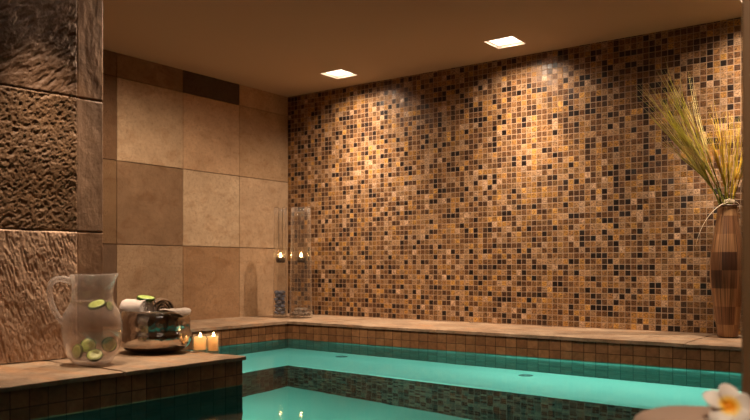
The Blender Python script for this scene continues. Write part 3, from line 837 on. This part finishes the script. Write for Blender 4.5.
# raffia tie round the neck with a long loose end
tie = thing('raffia_tie', 'pale raffia strand tied around the grass stems at the vase mouth', 'raffia')
N = VS + UP * .60
sc_ = FPX / vz
def at(px, py, d=0): return N + RIGHT * ((px - 727.5) / sc_) + UP * ((205 - py) / sc_) + TOWARD * d
bm = bmesh.new()
for r_, dz in ((.027, .012), (.0275, .017), (.0265, .0225)):
    tube(bm, [N + Vector((r_ * math.cos(2 * PI * i / 32), r_ * math.sin(2 * PI * i / 32), dz + .002 * math.sin(i))) for i in range(33)], .0026, 6)
obj('wrap', bm, M['raffia'], tie)
bm = bmesh.new(); tube(bm, bez(at(726, 203, .027), at(715, 203, .055), at(696, 217, .06), at(691, 247, .05), 18), [.002] * 15 + [.0016, .0013, .001, .0007], 6, .5)
obj('loose_end', bm, M['raffia'], tie)
bm = bmesh.new(); tube(bm, bez(at(727, 203, .028), at(733, 200, .045), at(738, 206, .045), at(733, 212, .046), 10), .0017, 6, .5)
obj('loose_end', bm, M['raffia'], tie)

def stalk(label, group, base, mid, tip, blades, mat, w, spread, seed, nb0=.25, awn=.5):
    rd = random.Random(seed)
    root = thing('grass_stalk', label, 'grass', N, 0, group)
    path = bez(base, base + (mid - base) * .55 + UP * .02, mid, tip, 16)
    bm = bmesh.new(); tube(bm, [p - N for p in path[:12]], [.0034 - .00022 * i for i in range(12)], 6)
    obj('stem', bm, M['grass_stem'], root)
    for q in range(blades):
        s = nb0 + (1 - nb0) * q / max(1, blades - 1) * .62
        i = int(s * 16); p0 = path[i]
        d = (path[min(i + 2, 16)] - path[max(0, i - 1)]).normalized()
        L = (tip - p0).length * rd.uniform(.72, 1.12)
        side = RIGHT * rd.uniform(-1, 1) * spread + TOWARD * rd.uniform(-.7, .7) * spread + UP * rd.uniform(-.5, .4) * spread
        e = p0 + d * L + side * L
        m1 = p0 + d * L * .38 + side * L * .12; m2 = p0 + d * L * .72 + side * L * .42
        pts = bez(p0, m1, m2, e, 10)
        for p in pts:   # keep off the wall
            if p.y > -.006: p.y = -.006
        bm = bmesh.new(); ww = w * rd.uniform(.7, 1.2)
        tube(bm, [p - N for p in pts], [ww * (.75 + .25 * math.sin(PI * min(1, k / 5))) * (1 - (k / 10) ** 2.2) + .0003 for k in range(11)], 4, .22)
        obj('leaf', bm, mat, root)
    return root
GL = 'green gold grass stalks fanning out over the mosaic'
lab = 'long green gold grass stalk arching out of the vase towards the pool'
for k, (mx_, my_, tx, ty, d) in enumerate([(696, 156, 640, 86, .02), (700, 148, 656, 82, .04), (694, 164, 636, 112, .05), (698, 170, 650, 138, .03), (702, 144, 672, 84, .03), (697, 158, 645, 98, .06)]):
    stalk(lab, GL, at(726 + (k - 2.5) * .6, 208 + 6, (k - 2.5) * .004), at(mx_, my_, d), at(tx, ty, d), 13, M['grass_green'], .0034, .17, 20 + k)
GR = 'golden grass stalks standing upright in the vase'
lab = 'short golden grass stalk standing upright in the vase'
for k, (mx_, my_, tx, ty, d) in enumerate([(722, 165, 713, 110, .03), (728, 165, 727, 118, .02), (734, 165, 738, 122, .03), (740, 168, 752, 125, .05), (718, 170, 702, 130, .04), (737, 172, 748, 146, .0)]):
    stalk(lab, GR, at(728 + (k - 2.5) * .7, 208 + 6, (k - 2.5) * .004), at(mx_, my_, d), at(tx, ty, d), 20, M['grass_gold'], .0052, .17, 60 + k, nb0=.12)

# ------------------------------------------------------------------ folded towel and plumeria on the near deck
TW = img(716, 410, 1.24); TW.z = 0
bm = bmesh.new()
def fold(z0, z1, lx, ly, r):
    add_box(bm, (-lx, -ly, z0), (lx, ly, z1), 0, r, 5)
fold(.001, .0415, .115, .085, .0195); fold(.0425, .084, .112, .083, .0195)
bmesh.ops.subdivide_edges(bm, edges=[e for e in bm.edges if e.calc_length() > .03], cuts=8, use_grid_fill=True)
for v in bm.verts:
    s = noise.noise(v.co * 14) * .004
    v.co.z += s if v.co.z > .02 else 0
    v.co.x += noise.noise(v.co * 9 + Vector((4, 0, 0))) * .005
    if v.co.z > .06: v.co.z -= .018 * max(0, (-v.co.x - .03) / .09) ** 2
o = obj('folded_towel', bm, M['towel_tan']); o.location = (TW.x, TW.y, 0); o.rotation_euler = (0, 0, rz)
tag(o, 'tan towel folded on the near deck beneath the plumeria flower', 'towel')
FL = img(728, 407.5, 1.185)
flw = thing('plumeria_flower', 'white plumeria flower with orange yellow throat lying on the tan towel', 'flower', FL)
nrm = (TOWARD * .84 + UP * .55 + RIGHT * -.05).normalized()
flw.rotation_euler = nrm.to_track_quat('Z', 'Y').to_euler()
for k in range(5):
    bm = bmesh.new(); nu, nv = 12, 10; L, W = .0375, .0155
    gv = []
    for i in range(nu + 1):
        s = i / nu
        w = W * (math.sin(PI * (s ** .8) * .86 + .12) ** .75) + .0015
        row = []
        for j in range(nv + 1):
            q = j / nv * 2 - 1
            x = .003 + L * s * (1 - .10 * q * q * s); y = w * q + .004 * math.sin(s * 2.2)
            z = .012 * s - .016 * s * s * s + .004 * q * (1 - s * .5) + .004 * q * q * s + .003
            row.append(bm.verts.new((x, y, z)))
        gv.append(row)
    for i in range(nu):
        for j in range(nv): bm.faces.new((gv[i][j], gv[i + 1][j], gv[i + 1][j + 1], gv[i][j + 1]))
    bmesh.ops.rotate(bm, verts=bm.verts, cent=(0, 0, 0), matrix=Matrix.Rotation(2 * PI * k / 5 - .05, 3, 'Z'))
    o = obj('petal', bm, M['petal'], flw)
    md = o.modifiers.new('thick', 'SOLIDIFY'); md.thickness = .0011
bm = bmesh.new(); lathe(bm, [(.0008, -.012), (.0022, -.009), (.003, -.002), (.0042, .0035), (.002, .0045)], 16, close_bot=True, close_top=True)
obj('throat', bm, M['petal_core'], flw)

# ------------------------------------------------------------------ world, camera, colour management
w = bpy.data.worlds.new('world'); sc.world = w; w.use_nodes = True
w.node_tree.nodes['Background'].inputs[0].default_value = (.02, .014, .01, 1); w.node_tree.nodes['Background'].inputs[1].default_value = .2
cam = bpy.data.cameras.new('camera'); co = bpy.data.objects.new('camera', cam); C.objects.link(co); sc.camera = co
co.location = CAM
fw = Vector((-SN, CS, 0)); co.rotation_euler = fw.to_track_quat('-Z', 'Y').to_euler()
cam.sensor_width = 36; cam.lens = FPX / 750 * 36; cam.shift_y = (YH - 210) / 750
cam.clip_start = .02; cam.dof.use_dof = True; cam.dof.focus_distance = 3.4; cam.dof.aperture_fstop = 3.6
sc.view_settings.view_transform = 'Standard'; sc.view_settings.look = 'None'; sc.view_settings.gamma = 1
sc.view_settings.use_curve_mapping = False
sc.view_settings.exposure = 0.35
sc.cycles.max_bounces = 12; sc.cycles.transparent_max_bounces = 24; sc.cycles.sample_clamp_indirect = 4.0
sc.cycles.caustics_reflective = False; sc.cycles.caustics_refractive = False
